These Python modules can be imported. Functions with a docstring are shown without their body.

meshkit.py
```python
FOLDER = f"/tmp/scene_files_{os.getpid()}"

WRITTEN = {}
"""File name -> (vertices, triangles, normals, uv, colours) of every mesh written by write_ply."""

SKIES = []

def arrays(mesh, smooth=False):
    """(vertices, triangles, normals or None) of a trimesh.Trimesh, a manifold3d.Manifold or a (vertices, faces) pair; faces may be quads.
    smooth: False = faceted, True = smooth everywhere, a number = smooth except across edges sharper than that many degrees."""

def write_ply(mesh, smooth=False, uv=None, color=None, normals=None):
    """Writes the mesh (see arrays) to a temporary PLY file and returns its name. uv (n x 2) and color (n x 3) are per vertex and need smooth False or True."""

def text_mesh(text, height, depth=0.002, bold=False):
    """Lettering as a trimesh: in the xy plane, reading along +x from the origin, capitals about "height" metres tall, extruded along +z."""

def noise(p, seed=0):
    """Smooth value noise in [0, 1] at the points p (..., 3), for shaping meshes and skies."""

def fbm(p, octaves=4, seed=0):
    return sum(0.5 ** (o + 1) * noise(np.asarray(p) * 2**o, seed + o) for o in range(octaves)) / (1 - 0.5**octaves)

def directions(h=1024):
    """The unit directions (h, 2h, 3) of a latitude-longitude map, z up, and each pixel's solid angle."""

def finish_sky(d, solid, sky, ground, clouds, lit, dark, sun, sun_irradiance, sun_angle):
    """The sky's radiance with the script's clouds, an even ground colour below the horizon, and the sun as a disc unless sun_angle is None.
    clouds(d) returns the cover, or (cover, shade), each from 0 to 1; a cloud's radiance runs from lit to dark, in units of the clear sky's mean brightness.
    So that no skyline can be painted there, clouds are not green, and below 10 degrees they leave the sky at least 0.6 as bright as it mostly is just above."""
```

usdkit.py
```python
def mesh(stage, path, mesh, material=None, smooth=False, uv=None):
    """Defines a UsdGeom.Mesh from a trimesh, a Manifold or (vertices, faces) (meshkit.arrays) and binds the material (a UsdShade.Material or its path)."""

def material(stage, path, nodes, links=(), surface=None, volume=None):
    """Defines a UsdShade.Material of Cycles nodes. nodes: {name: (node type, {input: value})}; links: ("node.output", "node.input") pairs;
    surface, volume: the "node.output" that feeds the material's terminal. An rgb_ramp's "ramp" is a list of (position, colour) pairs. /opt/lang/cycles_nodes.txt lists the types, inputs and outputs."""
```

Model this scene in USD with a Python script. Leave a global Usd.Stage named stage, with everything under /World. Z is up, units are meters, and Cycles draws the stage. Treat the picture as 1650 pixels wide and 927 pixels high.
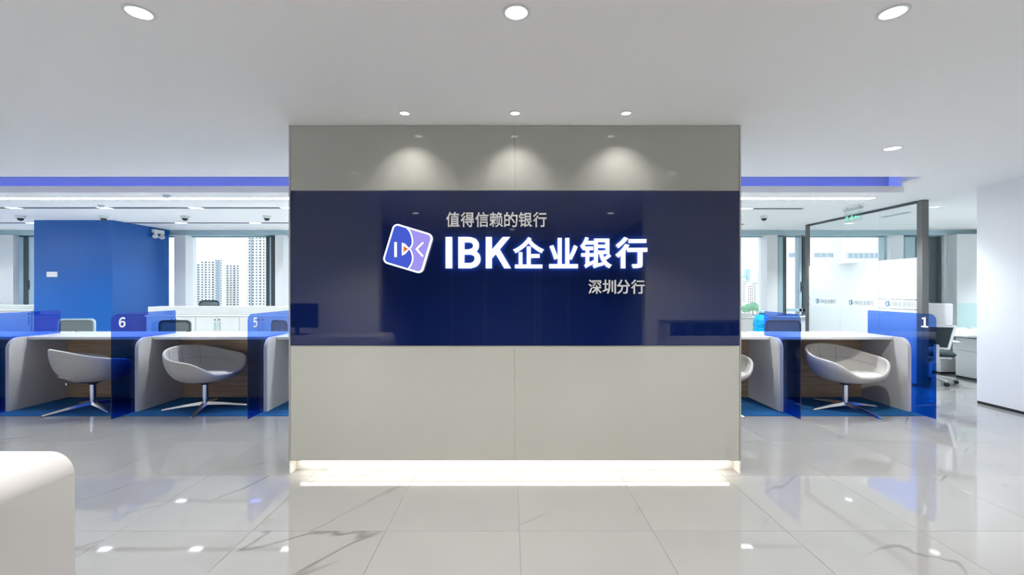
import math, random, json
import numpy as np, trimesh, shapely
from shapely import geometry as sg, affinity, ops
from trimesh import creation as tc
import usdkit
from pxr import Usd, UsdGeom, UsdLux, UsdShade, Gf, Sdf

stage = Usd.Stage.CreateInMemory()
W = UsdGeom.Xform.Define(stage, '/World')
UsdGeom.Scope.Define(stage, '/World/Looks')
RND = random.Random(7)

# ------------------------------------------------------------------ camera, sky, exposure
F, CU, CV, EYE = 728.0, 824.0, 466.0, 1.45            # focal length and vanishing point in pixels of the 1650x927 frame, eye height in metres
cam = UsdGeom.Camera.Define(stage, '/World/camera')
cam.AddTranslateOp().Set(Gf.Vec3d(0, 0, EYE)); cam.AddRotateXOp().Set(90.0)
cam.CreateHorizontalApertureAttr(36.0); cam.CreateVerticalApertureAttr(36.0 * 927 / 1650)
cam.CreateFocalLengthAttr(36.0 * F / 1650)
cam.CreateHorizontalApertureOffsetAttr((825 - CU) * 36.0 / 1650); cam.CreateVerticalApertureOffsetAttr((CV - 463.5) * 36.0 / 1650)
cam.CreateClippingRangeAttr(Gf.Vec2f(0.05, 20000)); cam.CreateExposureAttr(0.08)

SKY_STRENGTH = 1.42
DOWNLIGHT, LINE, SLOT, BEAM, SPOT = 5.0, 38.0, 7.0, 4500.0, 1500.0   # radiance of the lamp lenses, the light line, the slot spots, and of the beams of downlights and spots
dome = UsdLux.DomeLight.Define(stage, '/World/sky')
dome.CreateIntensityAttr(1.0); dome.CreateColorAttr(Gf.Vec3f(1, 1, 1))
sky = usdkit.material(stage, '/World/Looks/sky', {
    'tc': ('texture_coordinate', {}), 'map': ('mapping', {'scale': (1.0, 1.0, 3.0)}),
    'n': ('noise_texture', {'scale': 2.6, 'detail': 6.0, 'roughness': 0.55}),
    'r': ('rgb_ramp', {'ramp': [(0.40, (0.62, 0.80, 1.0)), (0.56, (1.0, 1.0, 1.0))]}),
    'b': ('background_shader', {'strength': SKY_STRENGTH})},
    [('tc.generated', 'map.vector'), ('map.vector', 'n.vector'), ('n.fac', 'r.fac'), ('r.color', 'b.color')], surface='b.background')
UsdShade.MaterialBindingAPI.Apply(dome.GetPrim()).Bind(sky)

def U(u, y): return (u - CU) * y / F                   # x of a picture column at distance y
def V(v, y): return EYE - (v - CV) * y / F             # z of a picture row at distance y
def lin(*c): return tuple(((x / 255) / 12.92 if x <= 10 else (((x / 255) + 0.055) / 1.055) ** 2.4) for x in c)

# ------------------------------------------------------------------ materials
MATS = {}
def pm(name, color, rough=0.5, noise=0.0, nscale=12.0, bump=0.0, bscale=60.0, stretch=(1, 1, 1), **kw):
    """principled material with a slight procedural tone variation and fine relief"""
    n = {'p': ('principled_bsdf', {'base_color': color, 'roughness': rough, **kw})}
    l = []
    if noise or bump:
        n['tc'] = ('texture_coordinate', {}); n['map'] = ('mapping', {'scale': stretch}); l.append(('tc.object', 'map.vector'))
    if noise:
        n['n'] = ('noise_texture', {'scale': nscale, 'detail': 4.0})
        n['r'] = ('rgb_ramp', {'ramp': [(0.3, tuple(c * (1 - noise) for c in color)), (0.7, tuple(min(1, c * (1 + noise)) for c in color))]})
        l += [('map.vector', 'n.vector'), ('n.fac', 'r.fac'), ('r.color', 'p.base_color')]
    if bump:
        n['bn'] = ('noise_texture', {'scale': bscale, 'detail': 2.0}); n['bp'] = ('bump', {'strength': bump, 'distance': 0.002})
        l += [('map.vector', 'bn.vector'), ('bn.fac', 'bp.height'), ('bp.normal', 'p.normal')]
    MATS[name] = usdkit.material(stage, '/World/Looks/' + name, n, l, surface='p.BSDF')
def em(name, color, strength):
    MATS[name] = usdkit.material(stage, '/World/Looks/' + name, {'e': ('emission', {'color': color, 'strength': strength})}, surface='e.emission')
def pane(name, color, ior=1.45, rough=0.0):
    MATS[name] = usdkit.material(stage, '/World/Looks/' + name, {
        't': ('transparent_bsdf', {'color': color}), 'g': ('glossy_bsdf', {'color': (1, 1, 1), 'roughness': rough}),
        'f': ('fresnel', {'IOR': ior}), 'ge': ('geometry', {}), 'fr': ('math', {'math_type': 'subtract', 'value1': 1.0}), 'mu': ('math', {'math_type': 'multiply'}), 'm': ('mix_closure', {})},
        [('ge.backfacing', 'fr.value2'), ('f.fac', 'mu.value1'), ('fr.value', 'mu.value2'), ('mu.value', 'm.fac'), ('t.BSDF', 'm.closure1'), ('g.BSDF', 'm.closure2')], surface='m.closure')

pm('ceiling_paint', (0.94, 0.94, 0.935), 0.7, bump=0.05)
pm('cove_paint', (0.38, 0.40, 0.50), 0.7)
pm('wall_paint', (0.84, 0.85, 0.86), 0.6, bump=0.05)
pm('lobby_wall', (0.22, 0.24, 0.28), 0.5)
pm('grey_glass', (0.50, 0.505, 0.465), 0.06, noise=0.015, nscale=1.5)
pm('navy_glass', (0.0030, 0.012, 0.085), 0.03, noise=0.02, nscale=1.0, ior=1.75)
pm('steel_trim', (0.62, 0.62, 0.60), 0.35, metallic=1.0)
pm('white_plinth', (0.86, 0.84, 0.80), 0.5)
pm('solid_surface', (0.64, 0.63, 0.625), 0.28, noise=0.01, nscale=3)
pm('desk_top', (0.84, 0.85, 0.86), 0.16)
pm('shell_fabric', (0.50, 0.485, 0.46), 0.75, noise=0.03, nscale=40, bump=0.25, bscale=400)
pm('pad_fabric', (0.53, 0.515, 0.49), 0.72, noise=0.03, nscale=40, bump=0.25, bscale=400)
pm('seam_thread', (0.30, 0.29, 0.28), 0.8)
pm('chrome', (0.82, 0.83, 0.85), 0.18, metallic=1.0)
pm('black_plastic', (0.012, 0.013, 0.015), 0.4)
pm('dark_frame', (0.055, 0.075, 0.085), 0.4)
pm('grey_frame', (0.42, 0.57, 0.62), 0.4)
pm('post_metal', (0.15, 0.15, 0.147), 0.45)
pm('blue_wall', lin(0, 88, 168), 0.32, noise=0.02, nscale=2)
pm('cabinet_white', (0.66, 0.68, 0.66), 0.45)
pm('staff_vinyl', (0.85, 0.87, 0.88), 0.5)
pm('white_plastic', (0.80, 0.80, 0.80), 0.4)
pm('mesh_grey', (0.16, 0.20, 0.21), 0.8, bump=0.3, bscale=300)
pm('mesh_dark', (0.03, 0.05, 0.055), 0.8, bump=0.3, bscale=300)
pm('monitor_black', (0.01, 0.012, 0.02), 0.3)
pm('baseboard_black', (0.012, 0.013, 0.016), 0.35)
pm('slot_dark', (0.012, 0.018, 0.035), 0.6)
pm('camera_white', (0.62, 0.66, 0.67), 0.4)
pm('dome_black', (0.01, 0.012, 0.015), 0.08)
pm('sign_white', (0.92, 0.92, 0.92), 0.35)
pm('print_blue', (0.22, 0.36, 0.50), 0.6)
pm('print_grey', (0.42, 0.47, 0.50), 0.6)
pm('concrete', (0.3, 0.3, 0.3), 0.8)
pm('city_white', (0.80, 0.80, 0.80), 0.7, noise=0.02, nscale=0.05)
pm('city_pink', (0.95, 0.82, 0.77), 0.7)
pm('city_glass', (0.33, 0.42, 0.50), 0.3)
pm('city_window', (0.14, 0.155, 0.175), 0.6)
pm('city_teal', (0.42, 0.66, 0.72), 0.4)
pm('foliage', (0.20, 0.42, 0.26), 0.8, noise=0.4, nscale=0.8)
pm('bark', (0.14, 0.10, 0.07), 0.9)
pm('city_ground', (0.62, 0.63, 0.62), 0.9, noise=0.15, nscale=0.02)
pm('carpet_blue', lin(6, 88, 145), 0.95, noise=0.22, nscale=3.0, bump=0.6, bscale=500, stretch=(1, 2.5, 1))
pm('water_jug', (0.0, 0.42, 0.85), 0.12, noise=0.25, nscale=20)
em('lamp', (1.0, 0.985, 0.96), DOWNLIGHT)
em('line_lamp', (0.93, 0.975, 1.0), LINE)
em('slot_lamp', (0.84, 0.92, 1.0), SLOT)
em('cove_led', (0.07, 0.15, 1.0), 11.0)
em('plinth_led', (1.0, 0.93, 0.82), 20.0)
em('letter_light', (0.93, 0.94, 1.0), 1.15)
em('letter_halo', (0.93, 0.94, 1.0), 22.0)
em('logo_blue', lin(70, 92, 205), 1.0)
em('logo_lavender', lin(158, 148, 236), 1.0)
em('logo_white', (0.93, 0.94, 1.0), 1.15)
em('logo_orange', lin(222, 118, 62), 1.0)
em('exit_green', (0.10, 0.95, 0.42), 2.2)
pane('window_glass', (0.97, 0.985, 0.985))
pane('clear_glass', (0.955, 0.975, 0.975))
pane('pale_acrylic', (0.90, 0.96, 0.94))
pane('desk_screen_glass', (0.80, 0.93, 0.92))
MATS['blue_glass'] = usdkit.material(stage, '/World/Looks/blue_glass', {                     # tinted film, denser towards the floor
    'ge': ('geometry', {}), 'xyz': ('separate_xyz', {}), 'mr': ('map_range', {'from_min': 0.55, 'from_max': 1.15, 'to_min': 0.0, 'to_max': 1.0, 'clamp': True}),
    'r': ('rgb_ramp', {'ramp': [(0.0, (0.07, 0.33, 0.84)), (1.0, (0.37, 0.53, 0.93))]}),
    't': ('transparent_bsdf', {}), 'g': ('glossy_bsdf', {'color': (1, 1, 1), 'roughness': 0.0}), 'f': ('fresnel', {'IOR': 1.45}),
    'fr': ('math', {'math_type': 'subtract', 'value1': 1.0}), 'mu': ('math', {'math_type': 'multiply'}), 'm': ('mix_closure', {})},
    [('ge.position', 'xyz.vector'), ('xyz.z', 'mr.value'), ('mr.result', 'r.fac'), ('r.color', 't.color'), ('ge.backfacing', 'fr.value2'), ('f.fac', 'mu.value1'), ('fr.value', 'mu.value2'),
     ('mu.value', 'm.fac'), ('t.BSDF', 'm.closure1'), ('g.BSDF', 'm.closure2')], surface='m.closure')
MATS['frosted_film'] = usdkit.material(stage, '/World/Looks/frosted_film', {
    'd': ('diffuse_bsdf', {'color': (0.92, 0.94, 0.95)}), 't': ('translucent_bsdf', {'color': (0.97, 0.98, 0.98)}), 'c': ('transparent_bsdf', {'color': (0.96, 0.98, 0.98)}),
    'm': ('mix_closure', {'fac': 0.62}), 'k': ('mix_closure', {'fac': 0.12})},
    [('d.BSDF', 'm.closure1'), ('t.BSDF', 'm.closure2'), ('m.closure', 'k.closure1'), ('c.BSDF', 'k.closure2')], surface='k.closure')
# polished marble: every tile shifts the vein pattern by its own random number
MATS['marble'] = usdkit.material(stage, '/World/Looks/marble', {
    'g': ('geometry', {}), 'oi': ('object_info', {}),
    'oif': ('combine_xyz', {}), 'mul': ('vector_math', {'math_type': 'multiply', 'vector2': (37.0, 61.0, 13.0)}),
    'add': ('vector_math', {'math_type': 'add'}), 'rot': ('vector_rotate', {'rotate_type': 'z_axis', 'angle': -0.72}), 'map': ('mapping', {'scale': (0.34, 1.2, 1.0)}),
    'n': ('noise_texture', {'scale': 0.9, 'detail': 4.0, 'roughness': 0.42, 'distortion': 0.12}),
    'a': ('math', {'math_type': 'subtract', 'value2': 0.5}), 'b': ('math', {'math_type': 'absolute'}),
    'v': ('map_range', {'from_min': 0.0, 'from_max': 0.0065, 'to_min': 1.0, 'to_max': 0.0, 'clamp': True}),
    'n2': ('noise_texture', {'scale': 0.8, 'detail': 3.0}),
    'k': ('map_range', {'from_min': 0.46, 'from_max': 0.62, 'to_min': 0.0, 'to_max': 1.0, 'clamp': True}),
    'vm': ('math', {'math_type': 'multiply'}),
    'n3': ('noise_texture', {'scale': 0.9, 'detail': 4.0}),
    'r3': ('rgb_ramp', {'ramp': [(0.3, (0.305, 0.305, 0.302)), (0.7, (0.35, 0.346, 0.342))]}),
    'mix': ('mix', {'mix_type': 'mix', 'color2': (0.16, 0.156, 0.152)}),
    'p': ('principled_bsdf', {'roughness': 0.035, 'ior': 1.68})},
    [('oi.random', 'oif.x'), ('oi.random', 'oif.y'), ('oi.random', 'oif.z'), ('oif.vector', 'mul.vector1'), ('g.position', 'add.vector1'), ('mul.vector', 'add.vector2'),
     ('add.vector', 'rot.vector'), ('rot.vector', 'map.vector'), ('map.vector', 'n.vector'), ('n.fac', 'a.value1'), ('a.value', 'b.value1'), ('b.value', 'v.value'),
     ('add.vector', 'n2.vector'), ('n2.fac', 'k.value'), ('v.result', 'vm.value1'), ('k.result', 'vm.value2'), ('add.vector', 'n3.vector'), ('n3.fac', 'r3.fac'),
     ('r3.color', 'mix.color1'), ('vm.value', 'mix.fac'), ('mix.color', 'p.base_color')], surface='p.BSDF')
MATS['wood'] = usdkit.material(stage, '/World/Looks/wood', {
    'tc': ('texture_coordinate', {}), 'map': ('mapping', {'scale': (0.9, 5.0, 16.0)}),
    'n': ('noise_texture', {'scale': 2.2, 'detail': 6.0, 'roughness': 0.6, 'distortion': 0.4}),
    'r': ('rgb_ramp', {'ramp': [(0.32, lin(168, 140, 112)), (0.5, lin(190, 162, 132)), (0.68, lin(204, 178, 150))]}),
    'p': ('principled_bsdf', {'roughness': 0.5})},
    [('tc.object', 'map.vector'), ('map.vector', 'n.vector'), ('n.fac', 'r.fac'), ('r.color', 'p.base_color')], surface='p.BSDF')

# ------------------------------------------------------------------ scene helpers
USED = {}
def numbered(parent, name):
    k = (parent, name); n = USED.get(k, 0); USED[k] = n + 1
    return f'{parent}/{name}' if n == 0 else f'{parent}/{name}_{n:03d}'
def path(p): return '/World' if p is None else str(p.GetPath())
def mark(p, label=None, cat=None, group=None, kind=None):
    for k, v in (('label', label), ('category', cat), ('group', group), ('kind', kind)):
        if v: p.SetCustomDataByKey(k, v)
    return p
def thing(name, label, cat, loc=(0, 0, 0), rot=0.0, group=None, kind=None):
    x = UsdGeom.Xform.Define(stage, numbered('/World', name))
    x.AddTranslateOp().Set(Gf.Vec3d(*map(float, loc))); x.AddRotateZOp().Set(float(rot))
    return mark(x.GetPrim(), label, cat, group, kind)
def part(parent, name, mesh, mat, smooth=30, label=None, kind=None):
    if isinstance(mesh, (list, tuple)) and not (len(mesh) == 2 and isinstance(mesh[0], np.ndarray)):
        mesh = trimesh.util.concatenate(list(mesh))
    m = usdkit.mesh(stage, numbered(path(parent), name), mesh, MATS[mat], smooth=smooth)
    return mark(m.GetPrim(), label, None, None, kind)
def single(name, mesh, mat, label, cat, group=None, kind=None, smooth=30):
    return mark(part(None, name, mesh, mat, smooth), label, cat, group, kind)
def copy(src, loc, rot, label, group=None):
    x = UsdGeom.Xform.Define(stage, numbered('/World', src.GetName().rstrip('0123456789').rstrip('_')))
    p = x.GetPrim(); p.GetReferences().AddInternalReference(src.GetPath())
    x.ClearXformOpOrder(); x.AddTranslateOp().Set(Gf.Vec3d(*map(float, loc))); x.AddRotateZOp().Set(float(rot))
    p.SetInstanceable(True)
    return mark(p, label, src.GetCustomDataByKey('category'), group)

def box(x0, x1, y0, y1, z0, z1, bev=0.0):
    e = (abs(x1 - x0), abs(y1 - y0), abs(z1 - z0)); c = ((x0 + x1) / 2, (y0 + y1) / 2, (z0 + z1) / 2)
    if not bev:
        b = tc.box(e); b.apply_translation(c); return b
    b = min(bev, min(e) * 0.45); pts = []
    for sx in (-1, 1):
        for sy in (-1, 1):
            for sz in (-1, 1):
                h = (e[0] / 2, e[1] / 2, e[2] / 2); s = (sx, sy, sz)
                for k in range(3):
                    pts.append([s[j] * (h[j] - (0 if j == k else b)) for j in range(3)])
    m = trimesh.convex.convex_hull(np.array(pts)); m.apply_translation(c); return m
def cyl(p0, p1, r0, r1=None, n=20):
    """tapered round bar from p0 to p1"""
    r1 = r0 if r1 is None else r1
    p0, p1 = np.array(p0, float), np.array(p1, float); d = p1 - p0; L = np.linalg.norm(d)
    m = tc.revolve(np.array([[0, 0], [r0, 0], [r1, L], [0, L]]), sections=n)
    T = trimesh.geometry.align_vectors([0, 0, 1], d / L); m.apply_transform(T); m.apply_translation(p0); return m
def lathe(prof, at=(0, 0, 0), n=32):
    m = tc.revolve(np.array(prof, float), sections=n); m.apply_translation(at); return m
def tube(points, r, n=8, closed=False):
    p = np.array(points, float)
    if closed: p = np.vstack([p, p[:1]])
    out = [cyl(a, b, r, n=n) for a, b in zip(p[:-1], p[1:]) if np.linalg.norm(b - a) > 1e-6]
    out += [trimesh.Trimesh(*_ico(q, r)) for q in (p[:-1] if closed else p)]
    return trimesh.util.concatenate(out)
def _ico(c, r):
    s = tc.icosphere(1, r); return s.vertices + np.array(c), s.faces
def rect(w, h, r=0.0, n=8):
    if r <= 0: return sg.box(-w / 2, -h / 2, w / 2, h / 2)
    return sg.box(-w / 2 + r, -h / 2 + r, w / 2 - r, h / 2 - r).buffer(r, quad_segs=n)
def prism(poly, depth):
    gs = [g for g in getattr(poly, 'geoms', [poly]) if g.area > 1e-9]
    return trimesh.util.concatenate([tc.extrude_polygon(g, depth, engine='earcut') for g in gs])
def frame(m, o, ex, ey, ez):
    """place a mesh modelled in the xy plane (thickness along z): origin o, its axes ex, ey, ez in the world"""
    T = np.eye(4); T[:3, 0], T[:3, 1], T[:3, 2], T[:3, 3] = ex, ey, ez, o
    m = m.copy(); m.apply_transform(T)
    if np.linalg.det(T[:3, :3]) < 0: m.invert()
    return m
def facing(m, x, y, z): return frame(m, (x, y, z), (1, 0, 0), (0, 0, 1), (0, -1, 0))   # upright, its face towards the camera side (-y)
GLYPHS = json.loads('''{"值":[[[57,-10,57,2,76,3,76,116,111,116,115,134,114,134,66,134,66,148,117,148,120,168,136,167,133,148,186,148,186,134,129,134,125,116,174,116,174,3,174,2,192,2,192,-10],[90,3,159,2,160,3,160,19,90,19],[90,30,159,30,160,31,160,47,90,48],[90,59,160,58,160,76,90,76],[90,88,160,87,160,103,159,104,90,104]],[[6,88,20,105,33,124,44,146,52,168,54,168,66,164,66,162,58,143,46,117,46,-16,32,-16,32,94,30,93,15,74,14,74]]],"得":[[[65,39,65,52,146,52,145,69,70,69,70,82,187,82,187,69,160,69,161,52,190,52,190,39,160,39,160,-5,158,-10,154,-14,144,-16,122,-16,118,-4,118,-3,143,-3,146,-1,145,39]],[[82,162,178,162,178,96,82,96],[96,107,162,107,163,108,163,123,97,124],[96,135,162,134,163,135,163,150,162,151,97,151]],[[82,28,86,32,93,36,109,20,118,8,107,0,98,12]],[[4,69,19,81,31,93,44,109,54,123,67,118,63,111,50,94,50,-16,36,-16,36,76,12,54]],[[8,126,29,143,42,157,50,168,64,162,54,149,41,135,27,122,16,114,15,114]]],"信":[[[62,135,189,135,189,122,62,122]],[[74,48,176,48,176,-16,162,-16,162,-8,87,-8,87,-16,74,-16],[87,5,162,4,162,36,87,36]],[[76,78,174,78,174,66,76,66]],[[76,106,174,106,174,94,76,94]],[[108,162,110,164,122,168,131,152,136,142,122,136,117,149]],[[6,87,20,105,32,123,43,145,51,167,52,167,64,164,57,142,48,124,48,-17,34,-17,34,98,33,98,24,84,15,74]]],"赖":[[[145,14,153,23,180,5,192,-4,193,-6,184,-15,166,0]],[[95,112,103,123,112,137,120,151,127,168,140,166,135,154,135,152,168,153,176,148,168,130,159,115,181,115,181,26,168,26,168,103,119,104,119,26,106,26,106,105,102,108],[129,140,114,115,145,115,150,123,158,140]],[[89,-7,101,-2,113,4,118,8,126,17,130,26,135,44,137,67,137,93,150,93,149,61,147,42,144,25,137,11,131,2,125,-3,117,-8,105,-14,96,-16,93,-10]],[[16,-2,10,12,19,21,30,33,37,44,43,56,17,57,17,113,48,114,48,133,11,133,11,146,48,146,48,167,62,167,62,146,97,146,97,133,62,132,62,113,92,113,92,57,66,56,83,39,93,27,95,24,85,15,73,31,62,41,62,-15,48,-15,48,41,34,17,26,6,17,-2],[61,101,61,69,79,69,80,101],[30,101,30,69,49,69,50,101]]],"的":[[[89,96,98,111,107,128,115,151,120,169,134,166,126,136,186,136,184,73,180,28,178,14,176,3,172,-4,168,-8,164,-11,157,-12,126,-12,124,-3,121,2,153,1,157,3,161,7,164,18,168,44,171,123,120,123,111,102,102,87]],[[110,84,120,90,122,91,143,63,152,49,154,45,141,38,131,55]],[[18,136,40,136,48,168,64,166,54,136,87,136,87,5,32,5,31,-11,18,-11],[31,19,73,19,73,67,31,67],[32,123,31,80,73,80,73,123]]],"银":[[[85,-4,89,-1,91,3,93,11,93,159,180,159,180,72,138,72,138,71,144,54,150,41,166,52,180,65,190,55,188,52,182,48,156,30,164,20,171,12,184,3,194,-2,189,-7,184,-15,176,-11,166,-4,154,9,141,28,132,48,126,71,108,72,107,5,143,13,143,0,106,-10,92,-16],[107,85,166,85,166,109,107,109],[107,122,165,122,166,146,107,146]],[[12,55,12,69,40,69,40,96,22,96,22,110,78,110,78,96,54,96,54,69,83,69,83,55,54,55,54,11,55,11,82,24,85,11,50,-7,38,-14,37,-10,32,-2,38,3,40,9,40,55]],[[7,119,16,129,24,141,31,155,36,168,49,164,42,145,81,145,81,131,34,131,24,116,15,105]]],"行":[[[78,86,78,101,191,101,191,86,161,86,161,-1,160,-6,156,-12,150,-14,143,-15,114,-16,109,-2,109,-1,142,-1,145,1,146,86]],[[87,156,185,156,185,142,87,142]],[[5,64,20,76,35,91,49,107,61,125,76,120,66,105,53,89,53,-17,38,-17,38,72,16,52]],[[7,124,34,146,45,158,53,168,68,162,62,155,49,140,35,128,17,113,16,112]]],"企":[[[14,89,7,97,19,102,36,111,59,127,72,138,85,151,100,170,113,164,109,157,110,156,126,139,138,129,165,111,194,97,188,91,185,84,168,92,152,102,131,117,120,126,100,146,86,130,69,116,49,102,32,91,17,84]],[[16,-10,16,3,41,3,41,78,56,78,56,3,94,4,94,114,110,114,110,67,168,67,168,54,110,53,110,3,186,3,186,-10]]],"业":[[[12,-6,12,9,68,9,68,166,83,166,83,9,117,9,117,166,132,166,132,9,188,9,188,-6]],[[138,52,158,90,171,122,184,116,184,114,173,88,150,46,150,46]],[[16,118,29,122,31,122,46,86,59,53,44,47,31,84]]],"深":[[[64,-5,54,7,63,11,71,17,84,28,96,40,107,57,64,58,64,71,116,71,116,93,131,93,131,71,184,71,184,58,141,57,149,45,159,33,176,16,190,8,180,-5,167,4,153,18,142,32,132,48,131,-15,116,-15,116,47,106,32,96,20,84,9,72,-1]],[[66,157,184,157,184,122,170,122,170,144,80,144,79,121,66,121]],[[132,125,143,132,144,132,170,106,180,95,182,91,170,83,165,90,155,102]],[[64,92,64,93,75,101,86,111,94,120,101,131,115,127,110,118,98,104,85,90,75,82]],[[17,154,24,166,25,166,48,153,57,147,58,146,50,134,35,144]],[[12,-2,26,22,45,62,54,52,54,51,42,23,24,-12,23,-12]],[[8,100,16,111,38,100,48,94,51,92,51,90,43,79,28,89]]],"圳":[[[168,163,183,163,183,-14,168,-14]],[[129,152,143,152,143,10,129,10]],[[64,-5,72,7,78,19,83,34,86,49,89,74,89,162,104,162,104,72,102,51,99,32,92,10,85,-3,79,-12,78,-14,71,-8]],[[7,25,36,36,36,104,10,104,10,119,36,119,36,166,50,166,50,119,75,119,75,104,50,104,50,42,74,50,76,36,12,10]]],"分":[[[133,136,121,159,135,164,145,145,160,124,171,111,184,98,192,92,180,79,178,80,165,93,146,116]],[[9,88,10,90,27,104,42,122,57,146,64,164,66,164,80,160,81,159,77,151,63,124,51,107,39,93,162,92,160,50,158,22,155,5,151,-5,145,-11,138,-14,131,-14,102,-14,102,-8,98,1,132,0,135,2,138,6,140,13,143,30,146,77,92,78,88,58,83,39,77,27,72,19,66,11,51,-2,39,-10,22,-17,18,-10,13,-4,27,1,39,8,49,16,57,25,64,35,68,45,73,61,76,77,38,78,37,91,22,77]]],"I":[[[20,147,38,147,38,0,20,0]]],"B":[[[20,147,70,147,83,145,93,142,100,139,107,132,110,128,113,122,114,115,114,104,112,97,108,90,102,84,92,78,106,74,116,65,121,54,122,47,122,39,121,30,117,22,111,14,103,8,93,4,78,0,20,0],[38,15,74,15,84,17,93,21,100,29,104,39,104,50,100,59,91,65,80,69,70,70,39,70],[39,132,39,84,66,84,77,86,87,90,93,96,96,104,96,113,92,122,87,127,82,130,70,132]]],"K":[[[20,147,38,147,39,73,100,147,121,147,76,91,128,0,108,0,64,76,38,46,38,0,20,0]]],"6":[[[11,62,12,84,16,107,19,116,24,126,28,132,35,139,40,143,50,147,61,149,70,149,84,146,92,142,100,134,90,123,81,130,70,134,59,134,48,129,41,122,35,112,32,102,29,89,29,74,36,81,42,86,50,89,58,91,70,91,79,88,88,83,94,77,98,69,101,62,102,51,102,37,100,27,96,20,91,12,86,7,76,1,64,-2,51,-2,44,0,36,4,27,13,19,26,14,41],[29,60,30,47,34,33,38,24,45,17,53,13,63,12,71,15,79,22,84,35,85,52,83,61,80,66,73,74,68,76,62,78,50,76,43,73,38,69]]],"5":[[[6,17,13,28,15,29,26,20,37,14,47,13,54,13,60,14,68,18,74,23,79,32,82,42,82,53,79,63,75,71,67,77,58,80,48,81,38,78,26,72,17,78,22,147,93,147,93,131,38,131,34,93,35,89,42,92,50,94,63,94,70,93,81,88,86,85,93,77,97,70,99,62,100,53,100,43,97,28,91,17,85,10,76,4,68,0,57,-2,40,-2,27,2,14,10]]],"1":[[[18,15,50,16,50,124,24,125,24,136,42,141,54,147,68,147,68,16,98,15,98,0,18,0]]]}''')
def glyph(ch, bold=0.0):
    """outline of a character, 200 units to the em, strokes widened by bold"""
    s = ops.unary_union([sg.Polygon(list(zip(r[0][0::2], r[0][1::2])), [list(zip(h[0::2], h[1::2])) for h in r[1:]]) for r in GLYPHS[ch]])
    return s.buffer(bold, quad_segs=3, join_style='mitre').simplify(0.6) if bold else s
def fit(poly, x0, x1, z0, z1):
    a = poly.bounds
    sx, sz = (x1 - x0) / (a[2] - a[0]), (z1 - z0) / (a[3] - a[1])
    return affinity.affine_transform(poly, [sx, 0, 0, sz, x0 - a[0] * sx, z0 - a[1] * sz])

# ================================================================== THE SETTING
CEIL, LOW, YC0, YC1, YC2, XC = 2.737, 2.62, 5.176, 5.47, 5.64, 4.71   # main and lower ceiling heights; light cove: near edge, lip, back, right end
ZR, YR0 = 2.765, 6.106                                                # rear ceiling behind the light cove's beam
def YR(v): return F * (ZR - EYE) / (CV - v)                            # distance of a picture row on the rear ceiling
YF = 10.15                                                             # window facade
S = 'structure'
floor = thing('floor', 'polished white marble tile floor with grey veins', 'floor', kind=S)
part(floor, 'screed', box(-12, 12.2, -6.0, YF + 0.3, -0.15, -0.0035), 'concrete')
def tile(x0, x1, y0, y1):
    g = 0.0009
    part(floor, 'tile', box(x0 + g, x1 - g, y0 + g, y1 - g, -0.0034, 0.0, 0.0006), 'marble', smooth=False)
P, X0, Y0 = 0.80, 0.048, 2.707
rows = [(Y0 + k * P, Y0 + (k + 1) * P) for k in range(-3, 3)] + [(5.107, 5.15)]
for (ya, yb) in rows:
    for k in range(-14, 13):
        xa, xb = X0 + k * P, X0 + (k + 1) * P
        if min(abs(xa), abs(xb)) > 1.16 * yb + 0.9: continue
        if xa > 5.9 and yb < 5.5: continue
        tile(xa, xb, ya, yb)
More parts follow.
